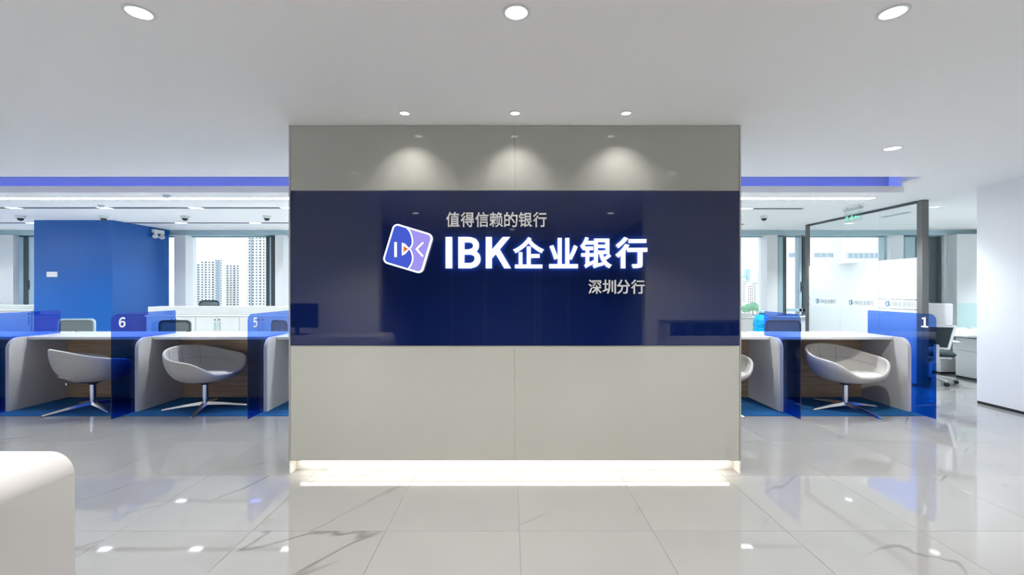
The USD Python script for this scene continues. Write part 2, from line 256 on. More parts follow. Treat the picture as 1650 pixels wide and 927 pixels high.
for k in range(7):                                                    # right-hand passage and the room behind the glass
    ya = 5.15 if k == 0 else 5.107 + k * P
    yb = min(5.107 + (k + 1) * P, YF - 0.01)
    if yb <= ya: break
    tile(4.72, X0 + 6 * P, ya, yb)
    for j in range(6, 13): tile(X0 + j * P, X0 + (j + 1) * P, ya, yb)
part(floor, 'lobby_slab', [box(-12, 12, -6, Y0 - 3 * P - 0.001, -0.0034, 0.0)], 'marble', smooth=False)
part(floor, 'staff_floor', box(-12, 4.715, 6.3, YF, -0.0034, 0.0), 'staff_vinyl', smooth=False)
single('carpet', box(-11.5, 4.72, 5.151, 6.3, -0.0034, 0.004), 'carpet_blue', 'blue carpet strip under the row of white service desks', 'carpet', kind=S, smooth=False)

ceiling = thing('ceiling', 'white plaster ceiling with a blue lit cove and a dropped beam', 'ceiling', kind=S)
part(ceiling, 'main_panel', box(-12, 12, -6.0, YC0, CEIL, 3.05), 'ceiling_paint', smooth=False)
part(ceiling, 'side_panel', box(XC, 12, YC0, YR0, CEIL, 3.05), 'ceiling_paint', smooth=False)
part(ceiling, 'rear_panel', box(-12, 12, YR0, YF + 0.3, ZR, 3.05), 'ceiling_paint', smooth=False)
part(ceiling, 'cove_top', box(-12, XC, YC0, YC2 + 0.04, 2.95, 3.05), 'ceiling_paint', smooth=False)
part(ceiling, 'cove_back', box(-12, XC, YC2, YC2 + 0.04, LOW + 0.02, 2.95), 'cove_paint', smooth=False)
part(ceiling, 'beam_panel', box(-12, 4.754, YC1, YR0, LOW, LOW + 0.02), 'ceiling_paint', smooth=False)
part(ceiling, 'cove_lip', box(-12, 4.754, YC1, YC1 + 0.015, LOW + 0.02, 2.699), 'ceiling_paint', smooth=False)
part(ceiling, 'beam_side', box(4.735, 4.754, YC1 + 0.015, YR0, LOW + 0.02, CEIL), 'ceiling_paint', smooth=False)
part(ceiling, 'beam_back', box(-12, 4.735, YR0 - 0.016, YR0, LOW + 0.02, ZR), 'ceiling_paint', smooth=False)
part(ceiling, 'blue_light_strip', box(-11.9, XC - 0.05, YC1 + 0.03, YC1 + 0.045, LOW + 0.022, LOW + 0.034), 'cove_led', smooth=False, label='blue light strip hidden behind the cove lip')

wr = thing('wall_right', 'plain white wall at the right edge, a black skirting at its foot', 'wall', kind=S)
part(wr, 'wall_face', box(5.91, 6.10, 0.85, 5.737, 0.035, CEIL), 'wall_paint', smooth=False)
single('baseboard_right', box(5.918, 6.09, 0.85, 5.737, 0.0, 0.035), 'baseboard_black', 'thin black recessed skirting under the white wall on the right', 'baseboard', kind=S, smooth=False)
single('wall_left', box(-12.1, -11.9, -6, YF + 0.3, 0, 3.05), 'wall_paint', 'white wall closing the hall on the left', 'wall', kind=S, smooth=False)
wf = thing('wall_front', 'white entrance wall behind the viewer, an opening in its middle', 'wall', kind=S)
part(wf, 'wall_panel', box(-11.9, -1.83, 0.70, 0.85, 0, CEIL), 'wall_paint', smooth=False)
part(wf, 'wall_panel', box(1.85, 6.10, 0.70, 0.85, 0, CEIL), 'wall_paint', smooth=False)
wl = thing('wall_lobby', 'dark grey side and end walls of the entrance lobby', 'wall', kind=S)
part(wl, 'wall_panel', box(-2.6, -2.45, -5.0, 0.70, 0, CEIL), 'lobby_wall', smooth=False)
part(wl, 'wall_panel', box(2.45, 2.6, -5.0, 0.70, 0, CEIL), 'lobby_wall', smooth=False)
part(wl, 'wall_panel', box(-2.6, 2.6, -5.15, -5.0, 0, CEIL), 'lobby_wall', smooth=False)
for x in (-1.6, -0.72, 0.62, 0.74, 1.5): part(wl, 'door_stile', box(x, x + 0.035, -4.99, -4.95, 0, 2.4), 'steel_trim', smooth=False)

wb = thing('wall_back', 'white wall with sill, piers and lintel around the far windows', 'wall', kind=S)
SILL, HEAD = V(512, 10.1), V(379, 10.09)
part(wb, 'spandrel', box(-12, 11.5, YF, YF + 0.25, 0, SILL), 'wall_paint', smooth=False)
part(wb, 'window_sill', box(-12, U(1520, YF), YF - 0.06, YF + 0.05, SILL, SILL + 0.03, 0.006), 'wall_paint', smooth=False)
part(wb, 'lintel', box(-12, 11.5, YF - 0.06, YF + 0.25, HEAD, ZR), 'grey_frame', smooth=False, label='grey window head band')
xf = lambda u: U(u, YF)
for ua, ub in ((5, 29), (286, 304), (447, 460), (1232, 1249), (1429, 1450)):
    part(wb, 'pier', box(xf(ua), xf(ub), YF - 0.10, YF + 0.25, SILL + 0.03, HEAD), 'wall_paint', smooth=False)
part(wb, 'wall_panel', box(U(1520, YF), 11.5, YF - 0.02, YF + 0.25, SILL, HEAD), 'wall_paint', smooth=False)
part(wb, 'pier', box(U(1542, YF - .25), 11.0, YF - 0.25, YF - 0.03, 0.0, HEAD), 'wall_paint', smooth=False)
single('wall_side', box(11.4, 11.6, 5.737, YF + 0.3, 0, ZR), 'wall_paint', 'white far side wall of the glazed meeting room', 'wall', kind=S, smooth=False)
single('wall_room', box(6.10, 11.6, 5.55, 5.737, 0, CEIL), 'wall_paint', 'white near wall of the glazed meeting room', 'wall', kind=S, smooth=False)

def window(n, label, ua, ub, mullions, sashes=(), transom=None, head=HEAD):
    """glazing between two picture columns of the facade: pane, frame, dark mullions, opening sashes with a handle"""
    w = thing(f'window_{n}', label, 'window', kind=S)
    xa, xb, z0, z1 = xf(ua), xf(ub), SILL + 0.03, head
    part(w, 'pane', box(xa, xb, YF + 0.13, YF + 0.138, z0, z1), 'window_glass', smooth=False)
    for z in (z0, z1 - 0.03): part(w, 'frame_rail', box(xa, xb, YF + 0.10, YF + 0.17, z, z + 0.03), 'grey_frame', smooth=False)
    for a, b, m in mullions:
        part(w, 'mullion', box(xf(a), xf(b), YF + 0.02, YF + 0.18, z0 + 0.03, z1 - 0.03, 0.004), m, smooth=False)
    for u, v in sashes:
        h = part(w, 'handle', [box(xf(u) - 0.035, xf(u) + 0.035, YF - 0.01, YF + 0.02, V(v, YF) - 0.11, V(v, YF) + 0.11, 0.01),
                               box(xf(u) - 0.02, xf(u) + 0.02, YF - 0.06, YF - 0.01, V(v, YF) - 0.03, V(v, YF) + 0.03, 0.01)], 'dark_frame', smooth=False)
    if transom:
        a, b, v = transom
        part(w, 'transom', box(xf(a), xf(b), YF + 0.02, YF + 0.16, V(v, YF) - 0.035, V(v, YF) + 0.035, 0.004), 'grey_frame', smooth=False)
window(1, 'far left window with a dark sash, left of the blue column', -60, 286, [(29, 36, 'grey_frame'), (36, 44.5, 'dark_frame'), (44.5, 47, 'grey_frame')], [(44.5, 459)])
window(2, 'large window over the low cabinets looking onto pale towers', 304, 447, [(427.7, 433.5, 'dark_frame'), (433.5, 436, 'grey_frame'), (436, 443.5, 'dark_frame'), (443.5, 447, 'grey_frame')], [(444, 461)])
window(3, 'window mostly hidden behind the navy sign wall', 460, 1232, [(u, u + 7, 'dark_frame') for u in (600, 740, 880, 1020, 1160)])
window(4, 'narrow casement window with a grey transom, left of the glass wall post', 1249, 1310, [(1249, 1254.5, 'dark_frame'), (1254.5, 1262.5, 'grey_frame'), (1262.5, 1268, 'dark_frame'), (1289, 1293, 'grey_frame'), (1294, 1300.5, 'dark_frame')], [(1293, 462)], (1268, 1298, 500))
window(5, 'wide window seen through the frosted meeting room glass', 1310, 1429, [(1426, 1429, 'grey_frame')])
window(6, 'narrow window with blue framed panes beside the dark post', 1450, 1518, [(1450, 1454, 'dark_frame'), (1459, 1476, 'grey_frame'), (1476, 1479.5, 'dark_frame'), (1500, 1508, 'dark_frame'), (1514, 1518, 'dark_frame')])

YK0 = YR(355); XK0, XK1 = U(55, YK0), U(181, YK0)
col = thing('wall_column', 'broad bright blue clad column left of the low cabinets', 'column', kind=S)
part(col, 'cladding', box(XK0, XK1, YK0, YF - 0.10, 0, ZR), 'blue_wall', smooth=False)

# ================================================================== SIGN WALL
YW, XL, XR, XM = 3.55, U(465.5, 3.55), U(1194, 3.55), U(829.5, 3.55)
ZB0, ZB1, ZP = V(557, YW), V(307.5, YW), V(743, YW)
sw = thing('sign_wall', 'central sign wall of grey glass with a navy glass band and lit plinth', 'wall')
part(sw, 'core', box(XL + 0.01, XR - 0.01, YW + 0.10, YW + 0.55, 0.0, CEIL - 0.002), 'white_plinth', smooth=False)
g = 0.0012
for xa, xb in ((XL + 0.012, XM - g), (XM + g, XR - 0.012)):
    part(sw, 'glass_panel', box(xa, xb, YW, YW + 0.10, ZB1 + 0.005, CEIL - 0.002, 0.002), 'grey_glass', smooth=False, label='pale grey upper glass panel')
    part(sw, 'glass_panel', box(xa, xb, YW, YW + 0.10, ZP, ZB0 - 0.005, 0.002), 'grey_glass', smooth=False, label='pale grey lower glass panel')
part(sw, 'glass_band', box(XL + 0.012, XR - 0.012, YW - 0.001, YW + 0.10, ZB0, ZB1, 0.002), 'navy_glass', smooth=False, label='glossy navy blue glass band')
for xa in (XL, XR - 0.012):
    part(sw, 'edge_trim', box(xa, xa + 0.012, YW - 0.003, YW + 0.55, ZP, CEIL - 0.002), 'steel_trim', smooth=False, label='thin steel edge strip')
    part(sw, 'plinth_return', box(xa + (0.001 if xa == XL else -0.001), xa + (0.013 if xa == XL else 0.011), YW, YW + 0.10, 0.0, ZP), 'white_plinth', smooth=False)
for z in (ZB0 - 0.005, ZB1): part(sw, 'joint_strip', box(XL + 0.012, XR - 0.012, YW - 0.002, YW + 0.05, z, z + 0.005), 'steel_trim', smooth=False)
part(sw, 'plinth_board', box(XL + 0.012, XR - 0.012, YW + 0.085, YW + 0.10, 0.0, ZP), 'white_plinth', smooth=False)
part(sw, 'light_strip', box(XL + 0.08, XR - 0.08, YW + 0.030, YW + 0.045, ZP - 0.012, ZP - 0.001), 'plinth_led', smooth=False, label='warm white light strip under the panels')

for za, zb in ((ZP, ZB0 - .005), (ZB1 + .005, CEIL - .002)): part(sw, 'seam_filler', box(XM - g, XM + g, YW + 0.003, YW + 0.10, za, zb), 'grey_glass', smooth=False)

# lettering
def letters(t, chars, spans, v0, v1, bold, depth, y, mat, halo=None):
    for ch, (ua, ub) in zip(chars, spans):
        p = glyph(ch, bold.get(ch, 5.2) if isinstance(bold, dict) else bold)
        dv = {'企': 0, '业': 1.5}.get(ch, 0)
        p = fit(p, U(ua, YW), U(ub, YW), V(v1, YW), V(v0 + dv, YW))
        l = part(t, 'letter', facing(prism(p, depth), 0, y, 0), mat, smooth=False)
        if halo:
            part(l, 'back_light', facing(prism(p.buffer(-0.004), 0.004), 0, y + 0.005, 0), halo, smooth=False)
main = thing('illuminated_lettering', 'large glowing white letters and characters, main line on the navy band', 'sign lettering')
letters(main, 'IBK企业银行', [(718.8, 729), (739, 774.5), (783, 823.5), (826.5, 876.5), (884.5, 930.5), (934.5, 985), (991, 1041.3)], 382.6, 432.8, {'I': 6, 'B': 6.2, 'K': 6.2, '银': 4.2}, 0.02, YW - 0.012, 'letter_light', 'letter_halo')
pit = 163.0 / 7
top = thing('slogan_lettering', 'small pale metal characters above the glowing main line', 'sign lettering')
letters(top, '值得信赖的银行', [(718.5 + pit * i + 0.6, 718.5 + pit * (i + 1) - 0.9) for i in range(7)], 342.3, 366.3, 3.2, 0.012, YW - 0.004, 'sign_white')
bot = thing('branch_lettering', 'small pale metal characters under the right end of the glowing line', 'sign lettering')
letters(bot, '深圳分行', [(947 + 22.9 * i + 0.6, 947 + 22.9 * (i + 1) - 0.8) for i in range(4)], 450.8, 473.8, 3.2, 0.012, YW - 0.004, 'sign_white')

# emblem: a tilted rounded square with a bulging divider and small marks, modelled in picture pixels about its centre
em_t = thing('illuminated_emblem', 'glowing tilted blue and lavender square emblem left of the lettering', 'sign emblem')
def pxp(pts): return [((x / 6.18 + 600 - 658.7), -(y / 6.18 + 330 - 401.2)) for x, y in pts]
sq = affinity.rotate(rect(66.5, 66.5, 9.0), -16.8)
inner = affinity.rotate(rect(60.5, 60.5, 6.2), -16.8)
arc1 = pxp([(320, 150), (345, 225), (385, 275), (405, 330), (410, 385), (380, 440)]); arc2 = pxp([(380, 440), (405, 490), (412, 545), (398, 595), (370, 640), (350, 700)])
def smooth(pts, n=40):
    from scipy.interpolate import CubicSpline
    p = np.array(pts); t = np.r_[0, np.cumsum(np.linalg.norm(np.diff(p, axis=0), axis=1))]
    return CubicSpline(t, p)(np.linspace(0, t[-1], n))
cut = sg.LineString(np.vstack([smooth(arc1), smooth(arc2)[1:]]))
left_area = sg.Polygon(list(cut.coords) + [(-80, -60), (-80, 60)]).buffer(0)
def emb(poly): return affinity.affine_transform(poly, [YW / F, 0, 0, YW / F, U(658.7, YW), V(401.2, YW)])
def lay(name, poly, mat, y, d, label=None): return part(em_t, name, facing(prism(emb(poly), d), 0, y, 0), mat, smooth=False, label=label)
lay('case', sq, 'letter_light', YW - 0.014, 0.022, 'glowing white rim of the emblem')
lay('face', inner.intersection(left_area), 'logo_blue', YW - 0.0361, 0.0016, 'blue left half of the emblem')
lay('face', inner.difference(left_area), 'logo_lavender', YW - 0.0361, 0.0016, 'lavender right half of the emblem')
lay('divider', cut.buffer(1.25).intersection(inner), 'logo_white', YW - 0.0377, 0.0012, 'curved white dividing line')
lay('mark', sg.Polygon(pxp([(230, 377), (257, 377), (257, 525), (230, 525)])), 'logo_white', YW - 0.0377, 0.0012)
lay('mark', sg.Polygon(pxp([(305, 382), (335, 392), (384, 443), (340, 495), (305, 512)])), 'logo_white', YW - 0.0377, 0.0014)
lay('mark', sg.Polygon(pxp([(322, 416), (368, 446), (322, 478)])), 'logo_orange', YW - 0.0391, 0.0010, 'small orange triangle')
lay('mark', sg.LineString(pxp([(516, 380), (450, 447), (514, 520)])).buffer(1.55, cap_style='flat'), 'logo_white', YW - 0.0377, 0.0012)

# ================================================================== SERVICE DESKS AND BLUE SCREENS
ZT, ZU = 0.868, 0.830                                   # desk top and its underside
YG, YD, YB, YT = 5.33, 5.535, 6.05, 6.20                # front of side panels, front edge of top, wood back panel, rear edge of top
def gable_profile(r=0.13):
    p = sg.box(YG, 0, YB, ZT)
    return p.difference(sg.box(YG - 1, ZT - r, YG + r, ZT + 1)).union(sg.Point(YG + r, ZT - r).buffer(r, quad_segs=12)).buffer(0)
def desk(xa, xb, side, label):
    """xa..xb: clear span of the desk; side: -1 the panel stands at its left end, +1 at its right end"""
    t = thing('service_desk', label, 'desk', group=None)
    xp = xa if side < 0 else xb
    part(t, 'desktop', box(xa - (0.0 if side > 0 else -0.042), xb + (0.0 if side < 0 else -0.042), YD, YT, ZU, ZT, 0.006), 'desk_top', smooth=False)
    prof = prism(gable_profile(), 0.042)
    x0 = xa if side < 0 else xb - 0.042
    part(t, 'side_panel', frame(prof, (x0, 0, 0), (0, 1, 0), (0, 0, 1), (1, 0, 0)), 'solid_surface', smooth=35)
    part(t, 'back_panel', box(xa + (0.042 if side < 0 else 0.0), xb - (0.042 if side > 0 else 0.0), YB - 0.012, YB + 0.012, 0.004, ZU), 'wood', smooth=False, label='wood grain back panel')
    xbk = xa + 0.042 if side < 0 else xb - 0.042 - 0.06
    part(t, 'bracket', box(xbk, xbk + 0.06, YD + 0.05, YD + 0.13, ZU - 0.016, ZU, 0.003), 'steel_trim', smooth=False)
    return t
XG = [-5.970, -4.444, -2.924, 3.209, 4.718]
desk(XG[0] - 1.52, XG[0] - 0.012, -1, 'white service desk seen through the blue screen at the left picture edge')
desk(XG[0], XG[1] - 0.012, -1, 'white service desk at the left picture edge, turned-away shell chair at it')
desk(XG[1], XG[2] - 0.012, -1, 'white service desk between the screens numbered 6 and 5')
desk(XG[2], XG[2] + 1.5, -1, 'white service desk right of the screen numbered 5, cut by the sign wall')
desk(XG[3] - 1.5, XG[3], 1, 'white service desk just right of the sign wall, mostly hidden by it')
desk(XG[3] + 0.012, XG[4], 1, 'white service desk at the right end of the row, left of screen 1')

def screen(x, side, digit, label, y1=5.984):
    """blue glass screen standing against the outer face of a side panel"""
    t = thing('glass_screen', label, 'glass screen')
    y0, zt, r = 5.027, 1.170, 0.075
    p = sg.box(y0, 0.003, y1, zt)
    p = p.difference(sg.box(y0 - 1, zt - r, y0 + r, zt + 1)).union(sg.Point(y0 + r, zt - r).buffer(r, quad_segs=10))
    p = p.difference(sg.box(y1 - 0.02, zt - 0.02, y1 + 1, zt + 1)).union(sg.Point(y1 - 0.02, zt - 0.02).buffer(0.02)).buffer(0)
    xo = x - 0.011 if side < 0 else x + 0.001
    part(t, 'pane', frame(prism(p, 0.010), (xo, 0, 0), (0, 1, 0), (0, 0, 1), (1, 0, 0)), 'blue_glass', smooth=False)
    if digit:
        s = glyph(digit, 4.5)
        ya, yb, za, zb = 5.115, 5.203, 1.012, 1.128
        if side < 0:
            m = frame(prism(fit(s, ya, yb, za, zb), 0.001), (xo + 0.0102, 0, 0), (0, 1, 0), (0, 0, 1), (1, 0, 0))
        else:
            s = affinity.scale(s, -1, 1, origin=(0, 0))
            m = frame(prism(fit(s, ya, yb, za, zb), 0.001), (xo - 0.0012, 0, 0), (0, 1, 0), (0, 0, 1), (1, 0, 0))
        part(t, 'numeral', m, 'sign_white', smooth=False, label='white numeral on the blue glass')
    return t
screen(XG[0], -1, None, 'blue glass screen at the left picture edge, only its upper rear end in view')
screen(XG[1], -1, '6', 'blue glass screen numbered 6, second from the left')
screen(XG[2], -1, '5', 'blue glass screen numbered 5, next to the sign wall')
screen(XG[3], 1, None, 'blue glass screen without a number, right of the sign wall', 5.74)
screen(XG[4], 1, '1', 'blue glass screen numbered 1 at the right end of the row')

# ================================================================== SHELL CHAIRS (front along +x)
def shell_params(phi):
    a = abs(((math.degrees(phi) + 180) % 360) - 180)                 # 0 front .. 180 back
    rim = np.interp(a, [0, 20, 34, 46, 58, 72, 92, 118, 145, 180], [.430, .434, .450, .515, .585, .612, .630, .682, .730, .745])
    rad = np.interp(a, [0, 25, 42, 58, 80, 110, 140, 165, 180], [.335, .360, .420, .455, .450, .430, .405, .385, .378])
    return rim, rad
def smooth_periodic(vals, k=7):
    v = np.array(vals); w = np.hanning(k + 2)[1:-1]; w /= w.sum()
    return sum(np.roll(v, i - k // 2) * w[i] for i in range(k))
def make_shell(N=96, M=16, th=0.034):
    ph = np.arange(N) * 2 * np.pi / N
    rim, rad = (smooth_periodic(x) for x in zip(*[shell_params(p) for p in ph]))
    z0 = 0.338; rows_ = []
    A = np.linspace(0, 1, M)[1:] * np.pi / 2
    for a in A: rows_.append((rad * np.sin(a) ** 0.52, z0 + (rim - z0) * (1 - np.cos(a)) ** 0.92))
    rows_.append((rad - 0.006, rim + 0.010)); rows_.append((rad - th / 2, rim + 0.015)); rows_.append((rad - th + 0.006, rim + 0.010))
    zi = z0 + 0.035
    for a in A[::-1]: rows_.append(((rad - th) * np.sin(a) ** 0.52, zi + (rim - zi) * (1 - np.cos(a)) ** 0.92))
    v = [[0, 0, z0]]; 
    for r, z in rows_: v += [[r[i] * math.cos(ph[i]), r[i] * math.sin(ph[i]), z[i]] for i in range(N)]
    v.append([0, 0, zi]); v = np.array(v); f = []; K = len(rows_)
    for i in range(N):
        j = (i + 1) % N
        f.append([0, 1 + j, 1 + i])
        for k in range(K - 1):
            a, b, c, d = 1 + k * N + i, 1 + k * N + j, 1 + (k + 1) * N + j, 1 + (k + 1) * N + i
            f += [[a, b, c], [a, c, d]]
        f.append([len(v) - 1, 1 + (K - 1) * N + i, 1 + (K - 1) * N + j])
    def inner_pt(phi, s):
        """point on the inner face at angle phi, s = 0 bottom .. 1 rim"""
        i = int(round(phi / (2 * np.pi) * N)) % N; a = s * np.pi / 2
        r = (rad[i] - th - 0.001) * math.sin(a) ** 0.52
        return np.array([r * math.cos(phi), r * math.sin(phi), zi + (rim[i] - zi) * (1 - math.cos(a)) ** 0.92])
    return trimesh.Trimesh(v, np.array(f), process=False), inner_pt
SHELL, inner_pt = make_shell()
def cushion():
    ph = np.linspace(0, 2 * np.pi, 64, endpoint=False); pts = []
    prof = [(0.0, .452), (.45, .456), (.75, .455), (.92, .448), (.985, .436), (1.0, .425), (.985, .412), (.9, .402), (0.0, .402)]
    base = np.array([np.interp(abs(((math.degrees(p) + 180) % 360) - 180), [0, 25, 42, 60, 90, 140, 180], [.305, .328, .362, .37, .34, .31, .30]) for p in ph])
    base = smooth_periodic(base, 7); v = [[0, 0, prof[0][1]]]
    for k, z in prof[1:-1]: v += [[base[i] * k * math.cos(p), base[i] * k * math.sin(p), z] for i, p in enumerate(ph)]
    v.append([0, 0, prof[-1][1]]); f = []; N = 64; K = len(prof) - 2
    for i in range(N):
        j = (i + 1) % N; f.append([0, 1 + i, 1 + j])
        for k in range(K - 1):
            a, b, c, d = 1 + k * N + i, 1 + k * N + j, 1 + (k + 1) * N + j, 1 + (k + 1) * N + i
            f += [[a, c, b], [a, d, c]]
        f.append([len(v) - 1, 1 + (K - 1) * N + j, 1 + (K - 1) * N + i])
    return trimesh.Trimesh(np.array(v), np.array(f), process=False)
CUSHION = cushion()
def leg_mesh(ang, L=0.45):
    """tapered flat leg sloping from the hub down to the floor"""
    pts = []
    for x, w, zt, zb in ((0.02, .030, .088, .050), (0.22, .023, .060, .036), (L - .03, .015, .026, .010), (L, .011, .019, .006)):
        pts.append([[x, -w, zb], [x, w, zb], [x, w * .55, zt], [x, -w * .55, zt]])
    out = []
    for a, b in zip(pts[:-1], pts[1:]): out.append(trimesh.convex.convex_hull(np.array(a + b)))
    m = trimesh.util.concatenate(out); m.apply_transform(trimesh.transformations.rotation_matrix(ang, [0, 0, 1])); return m
def shell_chair(loc, rot, legs, label):
    """legs: direction of the first leg in the world, degrees"""
    t = thing('shell_chair', label, 'chair', loc, rot, 'padded shell chairs at the service desks')
    part(t, 'shell', SHELL, 'shell_fabric', smooth=True)
    part(t, 'seat_cushion', CUSHION, 'pad_fabric', smooth=True)
    for d in (145, 180, 215):                                          # stitched seams of the inner back
        p = math.radians(d); part(t, 'seam', tube([inner_pt(p, s) for s in np.linspace(0.52, 0.97, 9)], 0.0022, 5), 'seam_thread')
    part(t, 'seam', tube([inner_pt(math.radians(d), 0.72) for d in range(75, 286, 7)], 0.0022, 5), 'seam_thread')
    part(t, 'mechanism', [lathe([[0, .290], [.035, .290], [.05, .305], [.13, .335], [.13, .350], [0, .350]]), box(-.12, .12, -.05, .05, .325, .348, .006)], 'black_plastic')
    part(t, 'stem', lathe([[0, .035], [.031, .035], [.033, .060], [.036, .292], [0, .292]]), 'chrome', smooth=40)
    part(t, 'lever', [cyl((-.10, -.02, .335), (-.255, -.06, .345), .005), lathe([[0, -.014], [.010, -.012], [.010, .012], [0, .014]], (-.255, -.06, .345))], 'chrome')
    for k in range(4):
        a = math.radians(legs + 90 * k - rot)
        part(t, 'leg', leg_mesh(a), 'chrome', smooth=False)
        part(t, 'glide', lathe([[0, 0.0], [.014, 0.0], [.014, .008], [0, .008]], (.437 * math.cos(a), .437 * math.sin(a), 0.0), 12), 'black_plastic')
    return t
zc = 0.0
shell_chair((U(150, 5.50), 5.50, zc), 60, 240, 'pale grey shell chair turned away, at the left picture edge')
shell_chair((U(331, 5.49), 5.49, zc), -12, 17, 'pale grey shell chair facing right, between screens 6 and 5')
shell_chair((2.46, 5.49, zc), -64, 21, 'pale grey shell chair right of the sign wall, only one arm in view')
shell_chair((U(1361.5, 5.47), 5.47, zc), -76, -80, 'pale grey shell chair seen from the front, left of screen 1')

# ================================================================== RECEPTION DESK (near left) and things seen in the glossy glass
rd = thing('reception_desk', 'white rounded reception desk cut off at the lower left corner', 'desk')
def u_profile(w, h, r, t):
    o = sg.box(0, 0, w, h).difference(sg.box(w - r, h - r, w + 1, h + 1)).union(sg.Point(w - r, h - r).buffer(r, quad_segs=14))
    return o
prof = u_profile(2.2, 0.868, 0.085, 0.045)
rd_m = frame(prism(prof, 0.62), (-3.765, 1.00, 0), (1, 0, 0), (0, 0, 1), (0, 1, 0))
part(rd, 'body', rd_m, 'solid_surface', smooth=35)
part(rd, 'joint', box(-2.60, -2.597, 0.998, 1.622, 0.0, 0.8685), 'seam_thread', smooth=False)
mon = thing('monitor', 'dark computer monitor on the reception desk, seen as a reflection in the navy glass', 'monitor', (-2.72, 1.32, 0.868), 10)
part(mon, 'screen', box(-.27, .27, -.02, .02, .09, .40, .008), 'monitor_black', smooth=False)
part(mon, 'stand', [box(-.025, .025, .02, .045, .012, .25), box(-.11, .11, -.07, .09, 0, .012, .004)], 'black_plastic', smooth=False)
dc = thing('display_counter', 'white counter with a glazed display strip, seen as a reflection in the navy glass', 'counter')
part(dc, 'base', box(2.02, 4.2, 0.86, 1.25, 0.0, 0.84, 0.004), 'solid_surface', smooth=False)
part(dc, 'back', box(2.02, 4.2, 0.86, 0.90, 0.84, 1.0), 'wall_paint', smooth=False)
part(dc, 'top', box(2.02, 4.2, 0.86, 1.25, 1.0, 1.024, 0.003), 'dark_frame', smooth=False)
part(dc, 'end_panel', box(2.02, 2.05, 0.90, 1.25, 0.84, 1.0), 'solid_surface', smooth=False)
for k in range(8): part(dc, 'divider', box(2.25 + k * 0.25, 2.27 + k * 0.25, 0.90, 1.22, 0.84, 1.0), 'dark_frame', smooth=False)
part(dc, 'front_glass', box(2.05, 4.2, 1.236, 1.244, 0.84, 1.0), 'clear_glass', smooth=False)

# ================================================================== STAFF SIDE
def staff_chair(loc, rot, label, frame_mat, w=0.50, group='mesh backed staff chairs behind the desks', hb=0.0):
    """mesh chair, its back towards -x; a full chair although only the top of its back shows"""
    t = thing('staff_chair', label, 'office chair', loc, rot, group)
    def bend(m):
        v = m.vertices.copy(); v[:, 0] += -0.16 * (v[:, 1] / (w / 2)) ** 2 * -0.35 ; m.vertices = v; return m
    o = affinity.translate(rect(w, 0.50, 0.07), 0, 0.74 + hb); i = affinity.translate(rect(w - .05, 0.45, 0.055), 0, 0.74 + hb)
    up = lambda p, d, x: frame(prism(p, d), (x, 0, 0), (0, 1, 0), (0, 0, 1), (1, 0, 0))
    part(t, 'back_frame', up(o.difference(i), 0.028, -0.25), frame_mat, smooth=False)
    part(t, 'back_mesh', up(i, 0.008, -0.24), 'mesh_grey' if frame_mat != 'dark_frame' else 'mesh_grey', smooth=False)
    part(t, 'seat', box(-0.23, 0.25, -0.24, 0.24, 0.43, 0.50, 0.03), 'mesh_dark', smooth=False)
    part(t, 'spine', [box(-0.29, -0.25, -0.03, 0.03, 0.40, 0.80 + hb, 0.01), box(-0.29, 0.0, -0.03, 0.03, 0.38, 0.43, 0.01)], 'black_plastic', smooth=False)
    for s in (-1, 1): part(t, 'armrest', [box(-0.12, 0.14, s * .28 - .035, s * .28 + .035, .64, .67, .01), box(-.02, .03, s * .28 - .015, s * .28 + .015, .42, .64)], 'black_plastic', smooth=False)
    part(t, 'stem', cyl((0, 0, 0.07), (0, 0, 0.40), 0.028), 'black_plastic')
    for k in range(5):
        a = 2 * math.pi * k / 5; c, s_ = math.cos(a), math.sin(a)
        part(t, 'base_arm', cyl((0.02 * c, 0.02 * s_, .10), (.29 * c, .29 * s_, .075), .026, .016, 12), 'black_plastic')
        part(t, 'caster', lathe([[0, -.02], [.025, -.018], [.027, 0], [.025, .018], [0, .02]], n=14).apply_transform(frame_T(.29 * c, .29 * s_, .0275, a)), 'black_plastic')
    return t
def frame_T(x, y, z, a):
    T = trimesh.transformations.rotation_matrix(math.pi / 2, [1, 0, 0]); R = trimesh.transformations.rotation_matrix(a, [0, 0, 1])
    T = R @ T; T[:3, 3] = (x, y, z); return T
pale = staff_chair((U(128, 7.05), 6.78, 0), -88, 'mesh staff chair with pale grey frame in front of the blue column', 'grey_frame', 0.56)
staff_chair((U(284.5, 7.02), 6.75, -0.02), -90, 'mesh staff chair with black frame behind the desk between screens 6 and 5', 'dark_frame', 0.49)
staff_chair((U(439, 6.97), 6.75, -0.02), -118, 'mesh staff chair seen through screen 5, turned sideways', 'dark_frame', 0.36)
staff_chair((U(1259, 7.02), 6.75, -0.02), -92, 'mesh staff chair seen through the blue screen right of the sign wall', 'dark_frame', 0.53)
staff_chair((U(345, 9.62), 9.42, 0), -62, 'tall grey chair back peeping over the low cabinets by the window', 'dark_frame', 0.36, hb=V(484, 9.6) - .99)

